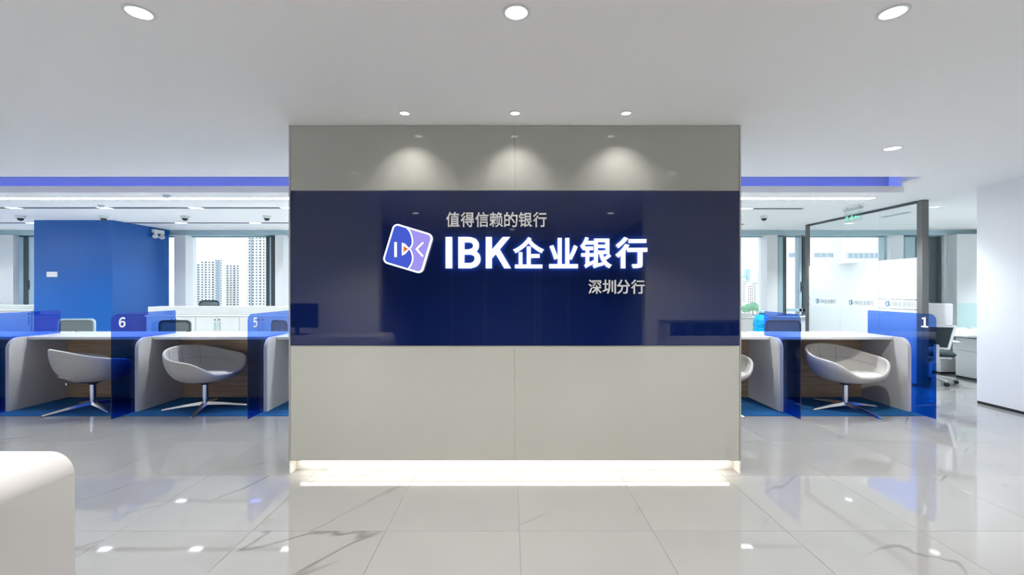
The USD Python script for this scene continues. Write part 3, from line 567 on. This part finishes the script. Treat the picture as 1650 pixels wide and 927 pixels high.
def cabinet(xa, xb, y, label, doors, ztop, zmid):
    t = thing('low_cabinet', label, 'cabinet')
    part(t, 'body', box(xa, xb, y + 0.02, y + 0.40, 0.06, zmid - 0.025), 'cabinet_white', smooth=False)
    part(t, 'plinth', box(xa + .01, xb - .01, y + 0.05, y + 0.38, 0.0, 0.06), 'baseboard_black', smooth=False)
    part(t, 'top_board', box(xa - .01, xb + .01, y - 0.012, y + 0.41, zmid - 0.025, zmid, 0.004), 'desk_top', smooth=False)
    n = max(1, int(round((xb - xa) / 1.6)))
    for k in range(n):
        a, b = xa + (xb - xa) * k / n, xa + (xb - xa) * (k + 1) / n
        part(t, 'upstand_panel', box(a + .003, b - .003, y + 0.05, y + 0.39, zmid, ztop, 0.004), 'cabinet_white', smooth=False)
    for k, (a, b) in enumerate(doors):
        d = part(t, 'door', box(a + .003, b - .003, y, y + 0.02, 0.07, zmid - 0.032, 0.003), 'cabinet_white', smooth=False)
        hx = b - 0.045 if k % 2 == 0 else a + 0.045
        part(d, 'lock', lathe([[0, 0], [.013, 0], [.013, .008], [0, .008]], n=16).apply_transform(face_T(hx + (.005 if k % 2 == 0 else -.005), y - .0005, zmid - .085)), 'black_plastic')
        part(d, 'handle', box(hx - .010, hx + .010, y - .018, y, zmid - .30, zmid - .13, .004), 'grey_frame', smooth=False)
    return t
def face_T(x, y, z):
    T = trimesh.transformations.rotation_matrix(math.pi / 2, [1, 0, 0]); T[:3, 3] = (x, y, z); return T
YL = 8.60
D_ = lambda us, y: [(U(a, y), U(b, y)) for a, b in zip(us[:-1], us[1:])]
cabinet(U(238, YL + .05), U(500, YL), YL, 'long white low cabinet with doors under the left window', D_([242, 280, 315, 350, 385, 420, 458, 496], YL), V(494.5, YL + .05), V(508.3, YL))
cabinet(U(-130, 8.9), U(53, 8.9), 8.9, 'white low cabinet left of the blue column', D_([-126, -70, -10, 50], 8.9), V(492, 8.95), V(499, 8.9))
cabinet(U(1110, 9.0), U(1214, 9.0), 9.0, 'small white cabinet right of the sign wall below the window', D_([1113, 1162, 1211], 9.0), V(505, 9.05), V(511, 9.0))

wj = thing('water_jug', 'bright blue water jug standing on a stand behind the right desks', 'water jug', (U(1227, 7.6), 7.6, 0.70))
part(wj, 'bottle', lathe([[0, 0], [.115, 0], [.128, .012], [.128, .09], [.122, .10], [.128, .11], [.128, .19], [.122, .20], [.126, .21], [.122, .25], [.085, .305], [.045, .325], [.035, .335], [.035, .352], [0, .352]], n=36), 'water_jug', smooth=40)
part(wj, 'cap', lathe([[0, .352], [.042, .352], [.042, .385], [.036, .390], [0, .390]], n=24), 'city_teal')
part(wj, 'neck_ring', lathe([[.034, .338], [.05, .338], [.05, .348], [.034, .348]], n=24), 'dark_frame')
ws = thing('jug_stand', 'small white cabinet carrying the blue water jug', 'cabinet', (U(1227, 7.6), 7.6, 0))
part(ws, 'body', box(-.17, .17, -.17, .17, .04, .70, .012), 'white_plastic', smooth=False)
for sx in (-1, 1):
    for sy in (-1, 1): part(ws, 'foot', cyl((sx * .13, sy * .13, 0), (sx * .13, sy * .13, .04), .018), 'black_plastic')

# ================================================================== GLAZED MEETING ROOM
XGL = 6.054
ys = [6.66, 7.435, 8.316, 9.23]
gw = thing('glass_wall', 'frameless glass wall with frosted film and two dark posts on the right', 'glass wall')
part(gw, 'post', box(XGL - .01, XGL + .09, 6.648, 6.74, 0, ZR - .001, .004), 'post_metal', smooth=False)
part(gw, 'post', box(XGL - .03, XGL + .03, 9.20, 9.265, 0, ZR - .001, .004), 'post_metal', smooth=False)
part(gw, 'top_rail', box(XGL - .02, XGL + .03, 6.74, 9.20, ZR - .035, ZR - .001, .003), 'dark_frame', smooth=False)
part(gw, 'floor_rail', box(XGL - .02, XGL + .03, 6.74, 9.20, 0, .03, .003), 'dark_frame', smooth=False)
ZF, ZH, ZL = 1.918, 1.282, 1.143
for k in range(3):
    ya, yb = ys[k] + .003 + (.08 if k == 0 else 0), ys[k + 1] - .003 - (.04 if k == 2 else 0)
    p = part(gw, 'glass_pane', box(XGL, XGL + .012, ya, yb, .03, ZR - .035), 'clear_glass', smooth=False)
    part(p, 'frosted_film', box(XGL - .0012, XGL - .0004, ya, yb, ZH + .012, ZF), 'frosted_film', smooth=False)
    part(p, 'frosted_film', box(XGL - .0012, XGL - .0004, ya, yb, .03, ZL - .012), 'frosted_film', smooth=False)
    part(p, 'frosted_film', box(XGL - .0012, XGL - .0004, ya, yb, ZL, ZH), 'frosted_film', smooth=False)
    # small printed emblem and name on the band
    mid = (ya + yb) / 2 - .05; pr = []
    e = affinity.rotate(rect(.085, .085, .014), 16.8).difference(affinity.rotate(rect(.05, .05, .01), 16.8).intersection(sg.box(-1, -1, .0, 1)))
    side = lambda poly: frame(prism(poly, .0008), (XGL - .0022, 0, 0), (0, 1, 0), (0, 0, 1), (1, 0, 0))
    flip = lambda poly: affinity.scale(poly, -1, 1, origin=(0, 0))
    part(p, 'printed_emblem', side(affinity.translate(flip(e), mid + .23, (ZH + ZL) / 2)), 'print_blue', smooth=False)
    xs = 0.0; pc = []
    for ch in 'IBK企业银行':
        gph = glyph(ch, 3.0); sc = .062 / 150
        gph = affinity.scale(gph, sc, sc, origin=(0, 0)); wdt = (.030 if ch == 'I' else .048 if ch in 'BK' else .080)
        pc.append(side(affinity.translate(flip(gph), mid + .165 - xs, (ZH + ZL) / 2 - .03))); xs += wdt
    part(p, 'printed_name', pc, 'print_grey', smooth=False)

md = thing('office_desk', 'white office desk with drawer units in the room beyond the opening', 'desk')
part(md, 'desktop', box(7.02, 9.6, 6.95, 8.5, .70, .735, .005), 'desk_top', smooth=False)
part(md, 'modesty_panel', box(7.5, 9.6, 8.40, 8.42, .12, .70), 'grey_frame', smooth=False)
for ya, yb in ((6.98, 7.46), (7.72, 8.2)):
    d = part(md, 'drawer_unit', box(7.33, 7.95, ya, yb, .03, .66, .006), 'white_plastic', smooth=False)
    part(d, 'drawer_line', box(7.3285, 7.40, ya + .02, yb - .02, .45, .453), 'black_plastic', smooth=False)
    part(d, 'unit_plinth', box(7.335, 7.94, ya + .01, yb - .01, .0, .03), 'baseboard_black', smooth=False)
part(md, 'leg', box(7.10, 7.16, 8.35, 8.41, 0, .70), 'white_plastic', smooth=False)
part(md, 'leg', box(9.5, 9.56, 7.0, 7.06, 0, .70), 'white_plastic', smooth=False)
dsn = thing('desk_screen', 'pale green glass screen standing on the office desk in the room', 'desk screen')
part(dsn, 'pane', box(8.0, 9.55, 8.10, 8.11, .755, 1.20), 'desk_screen_glass', smooth=False)
for x in (8.2, 9.3): part(dsn, 'foot', box(x, x + .05, 8.06, 8.15, .735, .765, .003), 'chrome', smooth=False)

tcx = thing('task_chair', 'white backed task chair with dark mesh, beside screen 1', 'office chair', (6.50, 7.02, 0), 62)
def tilted(m, a): m = m.copy(); m.apply_transform(trimesh.transformations.rotation_matrix(a, [0, 1, 0], [-.2, 0, .5])); return m
upx = lambda p, d, x: frame(prism(p, d), (x, 0, 0), (0, 1, 0), (0, 0, 1), (1, 0, 0))
part(tcx, 'headrest_panel', tilted(upx(affinity.translate(rect(.36, .32, .02), 0, 1.08), .03, -.27), -.05), 'white_plastic', smooth=False)
mesh_poly = sg.Polygon([(-.22, .90), (.22, .90), (.15, .56), (-.15, .56)])
part(tcx, 'back_mesh', tilted(upx(mesh_poly.buffer(-.02), .012, -.245), -.05), 'mesh_dark', smooth=False)
part(tcx, 'back_frame', tilted(upx(mesh_poly.buffer(.012).difference(mesh_poly.buffer(-.016)), .03, -.255), -.05), 'white_plastic', smooth=False)
part(tcx, 'seat', box(-.24, .26, -.25, .25, .43, .50, .03), 'mesh_dark', smooth=False)
part(tcx, 'seat_shell', box(-.22, .22, -.2, .2, .395, .43, .015), 'white_plastic', smooth=False)
part(tcx, 'mechanism', box(-.16, .12, -.07, .07, .33, .395, .01), 'black_plastic', smooth=False)
part(tcx, 'spine', [box(-.31, -.27, -.03, .03, .36, .62, .01), box(-.31, -.1, -.03, .03, .345, .385, .01)], 'white_plastic', smooth=False)
for s in (-1, 1): part(tcx, 'armrest', [box(-.12, .14, s * .29 - .035, s * .29 + .035, .63, .66, .01), box(-.02, .03, s * .29 - .015, s * .29 + .015, .41, .63), box(-.02, .03, min(s * .2, s * .29), max(s * .2, s * .29), .405, .43)], 'white_plastic', smooth=False)
part(tcx, 'stem', cyl((0, 0, .08), (0, 0, .335), .026), 'chrome')
for k in range(5):
    a = 2 * math.pi * k / 5 - 1.5; c, s_ = math.cos(a), math.sin(a)
    part(tcx, 'base_arm', cyl((.02 * c, .02 * s_, .105), (.31 * c, .31 * s_, .075), .028, .017, 12), 'white_plastic')
    part(tcx, 'caster', lathe([[0, -.025], [.028, -.022], [.03, 0], [.028, .022], [0, .025]], n=16).apply_transform(frame_T(.31 * c, .31 * s_, .031, a)), 'black_plastic')

# ================================================================== CEILING FITTINGS AND WALL FITTINGS
COOL = (0.88, 0.96, 1.0)
def downlight(x, y, d, label, z=CEIL, group=None, beam=BEAM, tint=(1.0, .96, .90)):
    t = thing('downlight', label, 'ceiling light', (x, y, z), group=group)
    r = d / 2
    part(t, 'trim_ring', lathe([[r, 0], [r, -.003], [r * 1.05, -.005], [r * 1.26, -.004], [r * 1.3, 0]], n=40), 'white_plastic', smooth=40)
    part(t, 'lens', lathe([[0, -.0005], [r, -.0005], [r, -.002], [0, -.002]], n=32), 'lamp', smooth=False)
    if beam:                                                              # negative: a narrow wall washing spot
        L = UsdLux.SphereLight.Define(stage, path(t) + '/beam'); L.CreateRadiusAttr(0.03 if beam > 0 else 0.012); L.CreateIntensityAttr(abs(beam)); L.CreateColorAttr(Gf.Vec3f(*tint))
        L.AddTranslateOp().Set(Gf.Vec3d(0, 0, -.012)); L.AddRotateXOp().Set(14.0 if beam < 0 else 0.0)
        sh = UsdLux.ShapingAPI.Apply(L.GetPrim()); sh.CreateShapingConeAngleAttr(48.0 if beam < 0 else 58.0); sh.CreateShapingConeSoftnessAttr(1.0 if beam < 0 else 0.7)
    return t
downlight(U(224, 2.10), 2.10, .102, 'big glaring downlight at the upper left of the ceiling')
downlight(U(832, 2.10), 2.10, .102, 'big glaring downlight at the top centre of the ceiling')
downlight(U(1439, 2.10), 2.10, .102, 'big glaring downlight at the upper right of the ceiling')
WASH = -2000.0
downlight(U(652, 3.30), 3.30, .066, 'small downlight above the left part of the sign wall', beam=WASH)
downlight(U(830, 3.30), 3.30, .066, 'small downlight above the middle seam of the sign wall', beam=WASH)
downlight(U(1009, 3.30), 3.30, .066, 'small downlight above the right part of the sign wall', beam=WASH)
downlight(U(1438, 4.13), 4.13, .125, 'downlight on the right, in front of the end of the blue cove')
downlight(U(1415, YR(318)), YR(318), .095, 'small bright downlight beside the end of the long light line', z=ZR, beam=BEAM * 1.2, tint=COOL)
downlight(U(1506, YR(333.5)), YR(333.5), .13, 'downlight right of the dark post, in the room beyond', z=ZR, beam=BEAM * 1.2, tint=COOL)
downlight(U(1368, YR(360)), YR(360), .13, 'downlight seen through the glass wall below the exit sign', z=ZR, beam=BEAM * 1.2, tint=COOL)
for x, y, z, lb in ((-4.6, 2.10, CEIL, 'downlight beyond the left edge of the picture, nearer one'), (4.55, 2.10, CEIL, 'downlight beyond the right edge of the picture, above the white wall'),
                    (-7.4, 2.1, CEIL, 'downlight beyond the left edge of the picture, farther one'), (10.2, 7.0, ZR, 'downlight of the glazed room hidden by the right wall, nearer one'),
                    (10.8, 8.4, ZR, 'downlight of the glazed room hidden by the right wall, farther one'), (-1.62, -.55, CEIL, 'lobby downlight reflected at the left of the navy glass'),
                    (1.68, -.55, CEIL, 'lobby downlight reflected at the right of the navy glass'), (0.02, -2.6, CEIL, 'lobby downlight far behind the viewer')):
    downlight(x, y, .11, lb, z=z, beam=BEAM * (1.7 if z == ZR else 1.0), tint=COOL if z == ZR else (1.0, .97, .93))

ll = thing('linear_light', 'long continuous white light line in the dropped ceiling over the desks', 'ceiling light')
part(ll, 'housing', [box(-11.8, 4.66, 5.745, 5.757, LOW - .005, LOW - .001), box(-11.8, 4.66, 5.885, 5.897, LOW - .005, LOW - .001)], 'white_plastic', smooth=False)
part(ll, 'diffuser', box(-11.8, 4.65, 5.757, 5.885, LOW - .004, LOW - .001), 'line_lamp', smooth=False)
def slot(xa, xb, y, w, spots, label):
    t = thing('ceiling_slot', label, 'ceiling slot light')
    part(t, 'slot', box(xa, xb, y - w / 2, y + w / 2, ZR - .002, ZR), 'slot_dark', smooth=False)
    for x in spots:
        L = UsdLux.SphereLight.Define(stage, numbered(path(t), 'spot_beam')); L.CreateRadiusAttr(0.03); L.CreateIntensityAttr(SPOT); L.CreateColorAttr(Gf.Vec3f(.86, .94, 1.0))
        L.AddTranslateOp().Set(Gf.Vec3d(x, y, ZR - .014)); sh = UsdLux.ShapingAPI.Apply(L.GetPrim()); sh.CreateShapingConeAngleAttr(62.0); sh.CreateShapingConeSoftnessAttr(0.7)
        part(t, 'spot_lamp', box(x - .095, x + .095, y - w / 2 - .006, y + w / 2 + .006, ZR - .004, ZR - .0021, .001), 'slot_lamp', smooth=False)
sp = lambda u0, y, n, d=1.476: [U(u0, y) + d * k for k in range(-n, n + 1)]
YS1, YS2 = YR(335.2), YR(359.4)
slot(-11.5, -1.2, YS1, .10, [x for x in sp(316, YS1, 6) if -11.3 < x < -1.4], 'dark ceiling slot with spots on the left, nearer one')
slot(-11.5, -1.2, YS2, .085, [x for x in sp(292, YS2, 6) if -11.3 < x < -1.4], 'thin dark ceiling slot with spots on the left, farther one')
slot(2.4, U(1293.5, YR(336.5)), YR(336.5), .09, [U(1202, YR(336.5))], 'short dark ceiling slot on the right of the sign wall')
slot(2.4, U(1199, YR(361.4)), YR(361.4), .08, [], 'dark ceiling slot end just beside the sign wall on the right')

def dome_camera(u, v, y, label):
    t = thing('dome_camera', label, 'security camera', (U(u, y), y, ZR), group='dome cameras on the rear ceiling')
    part(t, 'housing', lathe([[0, 0], [.072, 0], [.072, -.012], [.060, -.040], [.048, -.048], [0, -.048]], n=32), 'camera_white', smooth=40)
    part(t, 'dome', lathe([[.046, -.048]] + [[.046 * math.cos(a), -.048 - .042 * math.sin(a)] for a in np.linspace(0.1, math.pi / 2, 8)] , n=28), 'dome_black', smooth=60)
YK = YR(348)
dome_camera(33, 352, YK, 'white dome camera at the far left, left of the blue column')
dome_camera(167, 352, YK, 'white dome camera in front of the blue column front')
dome_camera(298, 352, YK, 'white dome camera over the low cabinets')
dome_camera(430, 352, YK, 'white dome camera nearest the sign wall on its left')
dome_camera(1231, 352, YK, 'white dome camera right of the sign wall')
for u, y, z, lb in ((269, 5.64, LOW, 'small grey smoke detector just above the long light line'), (163, YR(331), ZR, 'tiny grey sensor near the nearer ceiling slot')):
    t = thing('smoke_detector', lb, 'smoke detector', (U(u, y), y, z))
    part(t, 'base', lathe([[0, 0], [.045, 0], [.045, -.008], [.036, -.022], [0, -.022]], n=28), 'grey_frame', smooth=40)
    part(t, 'head', lathe([[0, -.022], [.022, -.022], [.018, -.034], [0, -.034]], n=24), 'camera_white', smooth=40)
vt = thing('air_vent', 'grey slot air vent in the ceiling behind the glass wall', 'air vent')
part(vt, 'frame', box(6.73, 6.83, 7.70, 8.25, ZR - .006, ZR, .002), 'camera_white', smooth=False)
for k in range(3): part(vt, 'slat', box(6.745 + k * .027, 6.760 + k * .027, 7.72, 8.23, ZR - .012, ZR - .006), 'grey_frame', smooth=False)

ex = thing('exit_sign', 'hanging green lit exit sign on clear acrylic in front of the glass wall', 'exit sign')
XE, ya, yb, dz = 5.43, 6.99, 7.366, ZR - 2.737
part(ex, 'housing', box(XE - .02, XE + .02, ya, yb, 2.672 + dz, 2.712 + dz, .004), 'steel_trim', smooth=False)
for y in (ya + .05, yb - .07): part(ex, 'hanger', box(XE - .006, XE + .006, y, y + .02, 2.712 + dz, ZR), 'chrome', smooth=False)
part(ex, 'acrylic_plate', box(XE - .004, XE + .004, ya + .004, yb - .004, 2.50 + dz, 2.672 + dz, .001), 'pale_acrylic', smooth=False)
ek = []
for a in (sg.Polygon([(.02, .03), (.07, .03), (.07, .085), (.02, .085)]).difference(sg.box(.028, .038, .062, .077)),      # doorway
          sg.Point(.155, .082).buffer(.010), sg.LineString([(.15, .068), (.145, .048), (.16, .036), (.155, .02)]).buffer(.006), sg.LineString([(.146, .048), (.130, .034), (.120, .036)]).buffer(.006),
          sg.LineString([(.13, .058), (.15, .068), (.168, .056), (.176, .06)]).buffer(.005),                              # running figure
          sg.LineString([(.31, .055), (.22, .055)]).buffer(.006), sg.Polygon([(.205, .055), (.235, .078), (.235, .032)])):   # arrow
    ek.append(frame(prism(affinity.translate(affinity.scale(a, -1, 1, origin=(0, 0)), yb - .01, 2.505 + dz), .0012), (XE - .0054, 0, 0), (0, 1, 0), (0, 0, 1), (1, 0, 0)))
part(ex, 'pictogram', ek, 'exit_green', smooth=False)

wp = thing('wall_plate', 'small white blank wall plate on the front of the blue column', 'wall plate')
xa, xb, za, zb = U(75.5, YK0), U(93, YK0), V(446.5, YK0), V(438, YK0)
part(wp, 'plate', box(xa, xb, YK0 - .010, YK0, za, zb, .003), 'white_plastic', smooth=False)
part(wp, 'cover', box(xa + .012, xb - .012, YK0 - .014, YK0 - .010, za + .012, zb - .012, .001), 'white_plastic', smooth=False)
el = thing('emergency_light', 'white twin head emergency light on the side of the blue column', 'emergency light', (XK1, 9.70, 2.66))
part(el, 'body', box(0, .07, -.14, .14, -.02, .06, .008), 'white_plastic', smooth=False)
for y in (-.09, .09):
    h = part(el, 'lamp_head', cyl((.045, y, -.02), (.085, y - .05, -.10), .03, .055, 20), 'white_plastic')
    part(h, 'lamp_glass', cyl((.085, y - .05, -.10), (.087, y - .0525, -.104), .050, .050, 20), 'camera_white')

# ================================================================== THE CITY OUTSIDE
single('ground', box(-4000, 4000, 30, 5000, -45.0, -44.0), 'city_ground', 'pale city ground far below the windows', 'ground', kind=S, smooth=False)
def tower(ua, ub, vtop, D, label, mat='city_white', floor_h=3.3, cols=6, depth=9.0, wmat='city_window', stripe=None, group=None, crown=True):
    """apartment tower: body, roof block, rows of window boxes and balcony slabs"""
    xa, xb, zt, zb = U(ua, D), U(ub, D), V(vtop, D), -44.0
    t = thing('tower', label, 'building')
    part(t, 'body', box(xa, xb, D, D + depth, zb, zt), mat, smooth=False)
    if crown: part(t, 'roof_block', box(xa + .25 * (xb - xa), xa + .75 * (xb - xa), D + 3, D + depth - 3, zt, zt + 5), mat, smooth=False)
    nf = int((min(zt, 75) - max(zb, -26)) / floor_h); win, bal = [], []
    cw = (xb - xa) / cols
    for i in range(nf):
        z = min(zt, 75) - (i + 1) * floor_h + .5
        for k in range(cols):
            xc = xa + (k + .5) * cw; ww = cw * (.26 if k % 2 else .19)
            win.append(box(xc - ww, xc + ww, D - .12, D + .2, z + .3, z + 1.9))
            if k % 3 == 0: bal.append(box(xc - cw * .42, xc + cw * .42, D - 1.0, D, z - .35, z + .30))
    part(t, 'window', win, wmat, smooth=False, kind='stuff')
    if bal: part(t, 'balcony', bal, mat, smooth=False, kind='stuff')
    if stripe: part(t, 'glazed_bay', box(U(stripe[0], D), U(stripe[1], D), D - .6, D, zb, zt - 2), 'city_glass', smooth=False)
tower(296, 323, 425, 610, 'white apartment tower at the left side of the big window', cols=4)
tower(323, 346, 421, 600, 'white apartment tower with rows of small windows, left of the glazed bay', cols=4)
tower(346, 358, 418, 590, 'slim tower with a blue grey glazed bay in the big window', cols=3, stripe=(349, 354))
tower(358, 386, 427, 620, 'low white apartment tower in the middle of the big window', cols=5)
tower(386, 399, 300, 520, 'pale pink end wall of the tall tower beside the window frame', mat='city_pink', cols=4, wmat='city_white', crown=False)
tower(399, 428, 300, 519, 'tall white tower with columns of dark windows beside the window frame', cols=5, stripe=(404, 406.5), crown=False)
tower(458, 480, 420, 560, 'white tower glimpsed between the window frame and the sign wall', cols=4)
tower(50, 56, 400, 560, 'sliver of a white tower left of the blue column', cols=2)
tower(1196, 1206, 452, 900, 'low white building at the left side of the right window', cols=4, floor_h=4)
tower(1205, 1214, 460, 700, 'pinkish block in the right window, middle', mat='city_pink', cols=3, floor_h=3.4)
tower(1212, 1224, 455, 760, 'white block with dark windows in the right window', cols=4, floor_h=3.6)
tower(1223, 1236, 458, 720, 'white block behind the pier of the right window', cols=4, floor_h=3.4)
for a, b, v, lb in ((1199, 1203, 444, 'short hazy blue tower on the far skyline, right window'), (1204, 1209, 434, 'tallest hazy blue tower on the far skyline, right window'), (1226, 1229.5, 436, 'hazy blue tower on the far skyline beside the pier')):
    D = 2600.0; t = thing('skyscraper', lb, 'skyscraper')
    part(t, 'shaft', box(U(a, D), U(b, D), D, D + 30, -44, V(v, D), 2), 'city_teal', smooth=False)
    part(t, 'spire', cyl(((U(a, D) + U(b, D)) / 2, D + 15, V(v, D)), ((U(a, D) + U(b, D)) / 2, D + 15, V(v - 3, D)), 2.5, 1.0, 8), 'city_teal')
ob = thing('office_block', 'white office building with blue grey window bands, beyond the frosted glass', 'building')
D = 90.0
part(ob, 'body', box(U(1262, D), U(1640, D), D, D + 3, -44, V(350, D)), 'city_white', smooth=False)
for a, b, v0, v1 in ((1311, 1342, 408, 414.5), (1365, 1425, 408, 416), (1270, 1292, 408, 414.5), (1470, 1520, 407, 416), (1311, 1342, 446, 452), (1365, 1425, 446, 453)):
    w = part(ob, 'window_band', box(U(a, D), U(b, D), D - .1, D + .3, V(v1, D), V(v0, D)), 'city_glass', smooth=False)
    n = max(2, int((b - a) / 8)); part(w, 'mullion', [box(U(a + (b - a) * k / n, D) - .05, U(a + (b - a) * k / n, D) + .05, D - .2, D - .1, V(v1, D), V(v0, D)) for k in range(n + 1)], 'city_white', smooth=False)
from meshkit import fbm
def tree(u, v, D, r, label, seed):
    x, zt = U(u, D), V(v, D); t = thing('tree', label, 'tree', (x, D, 0))
    s = tc.icosphere(3, 1.0); p = s.vertices
    s.vertices = p * (0.72 + 0.55 * fbm(p * 2.3 + seed * 9.1, 4, seed))[:, None] * np.array([r, r, r * .85])
    s.apply_translation([0, 0, zt - r * .8]); part(t, 'crown', s, 'foliage', smooth=False)
    part(t, 'trunk', cyl((0, 0, -44), (0, 0, zt - r), r * .12, r * .08, 10), 'bark')
for i, (u, v, D, r, lb) in enumerate(((1201, 493, 300, 2.6, 'green tree crown at the left of the right window'), (1207, 490, 330, 3.2, 'green tree crown left of the jug in the right window'), (1213, 488, 360, 3.6, 'tallest green tree crown in the right window'),
                                      (1220, 491, 315, 2.9, 'green tree crown above the blue jug'), (1228, 493, 345, 3.2, 'green tree crown beside the pier of the right window'))):
    tree(u, v, D, r, lb, i + 1)
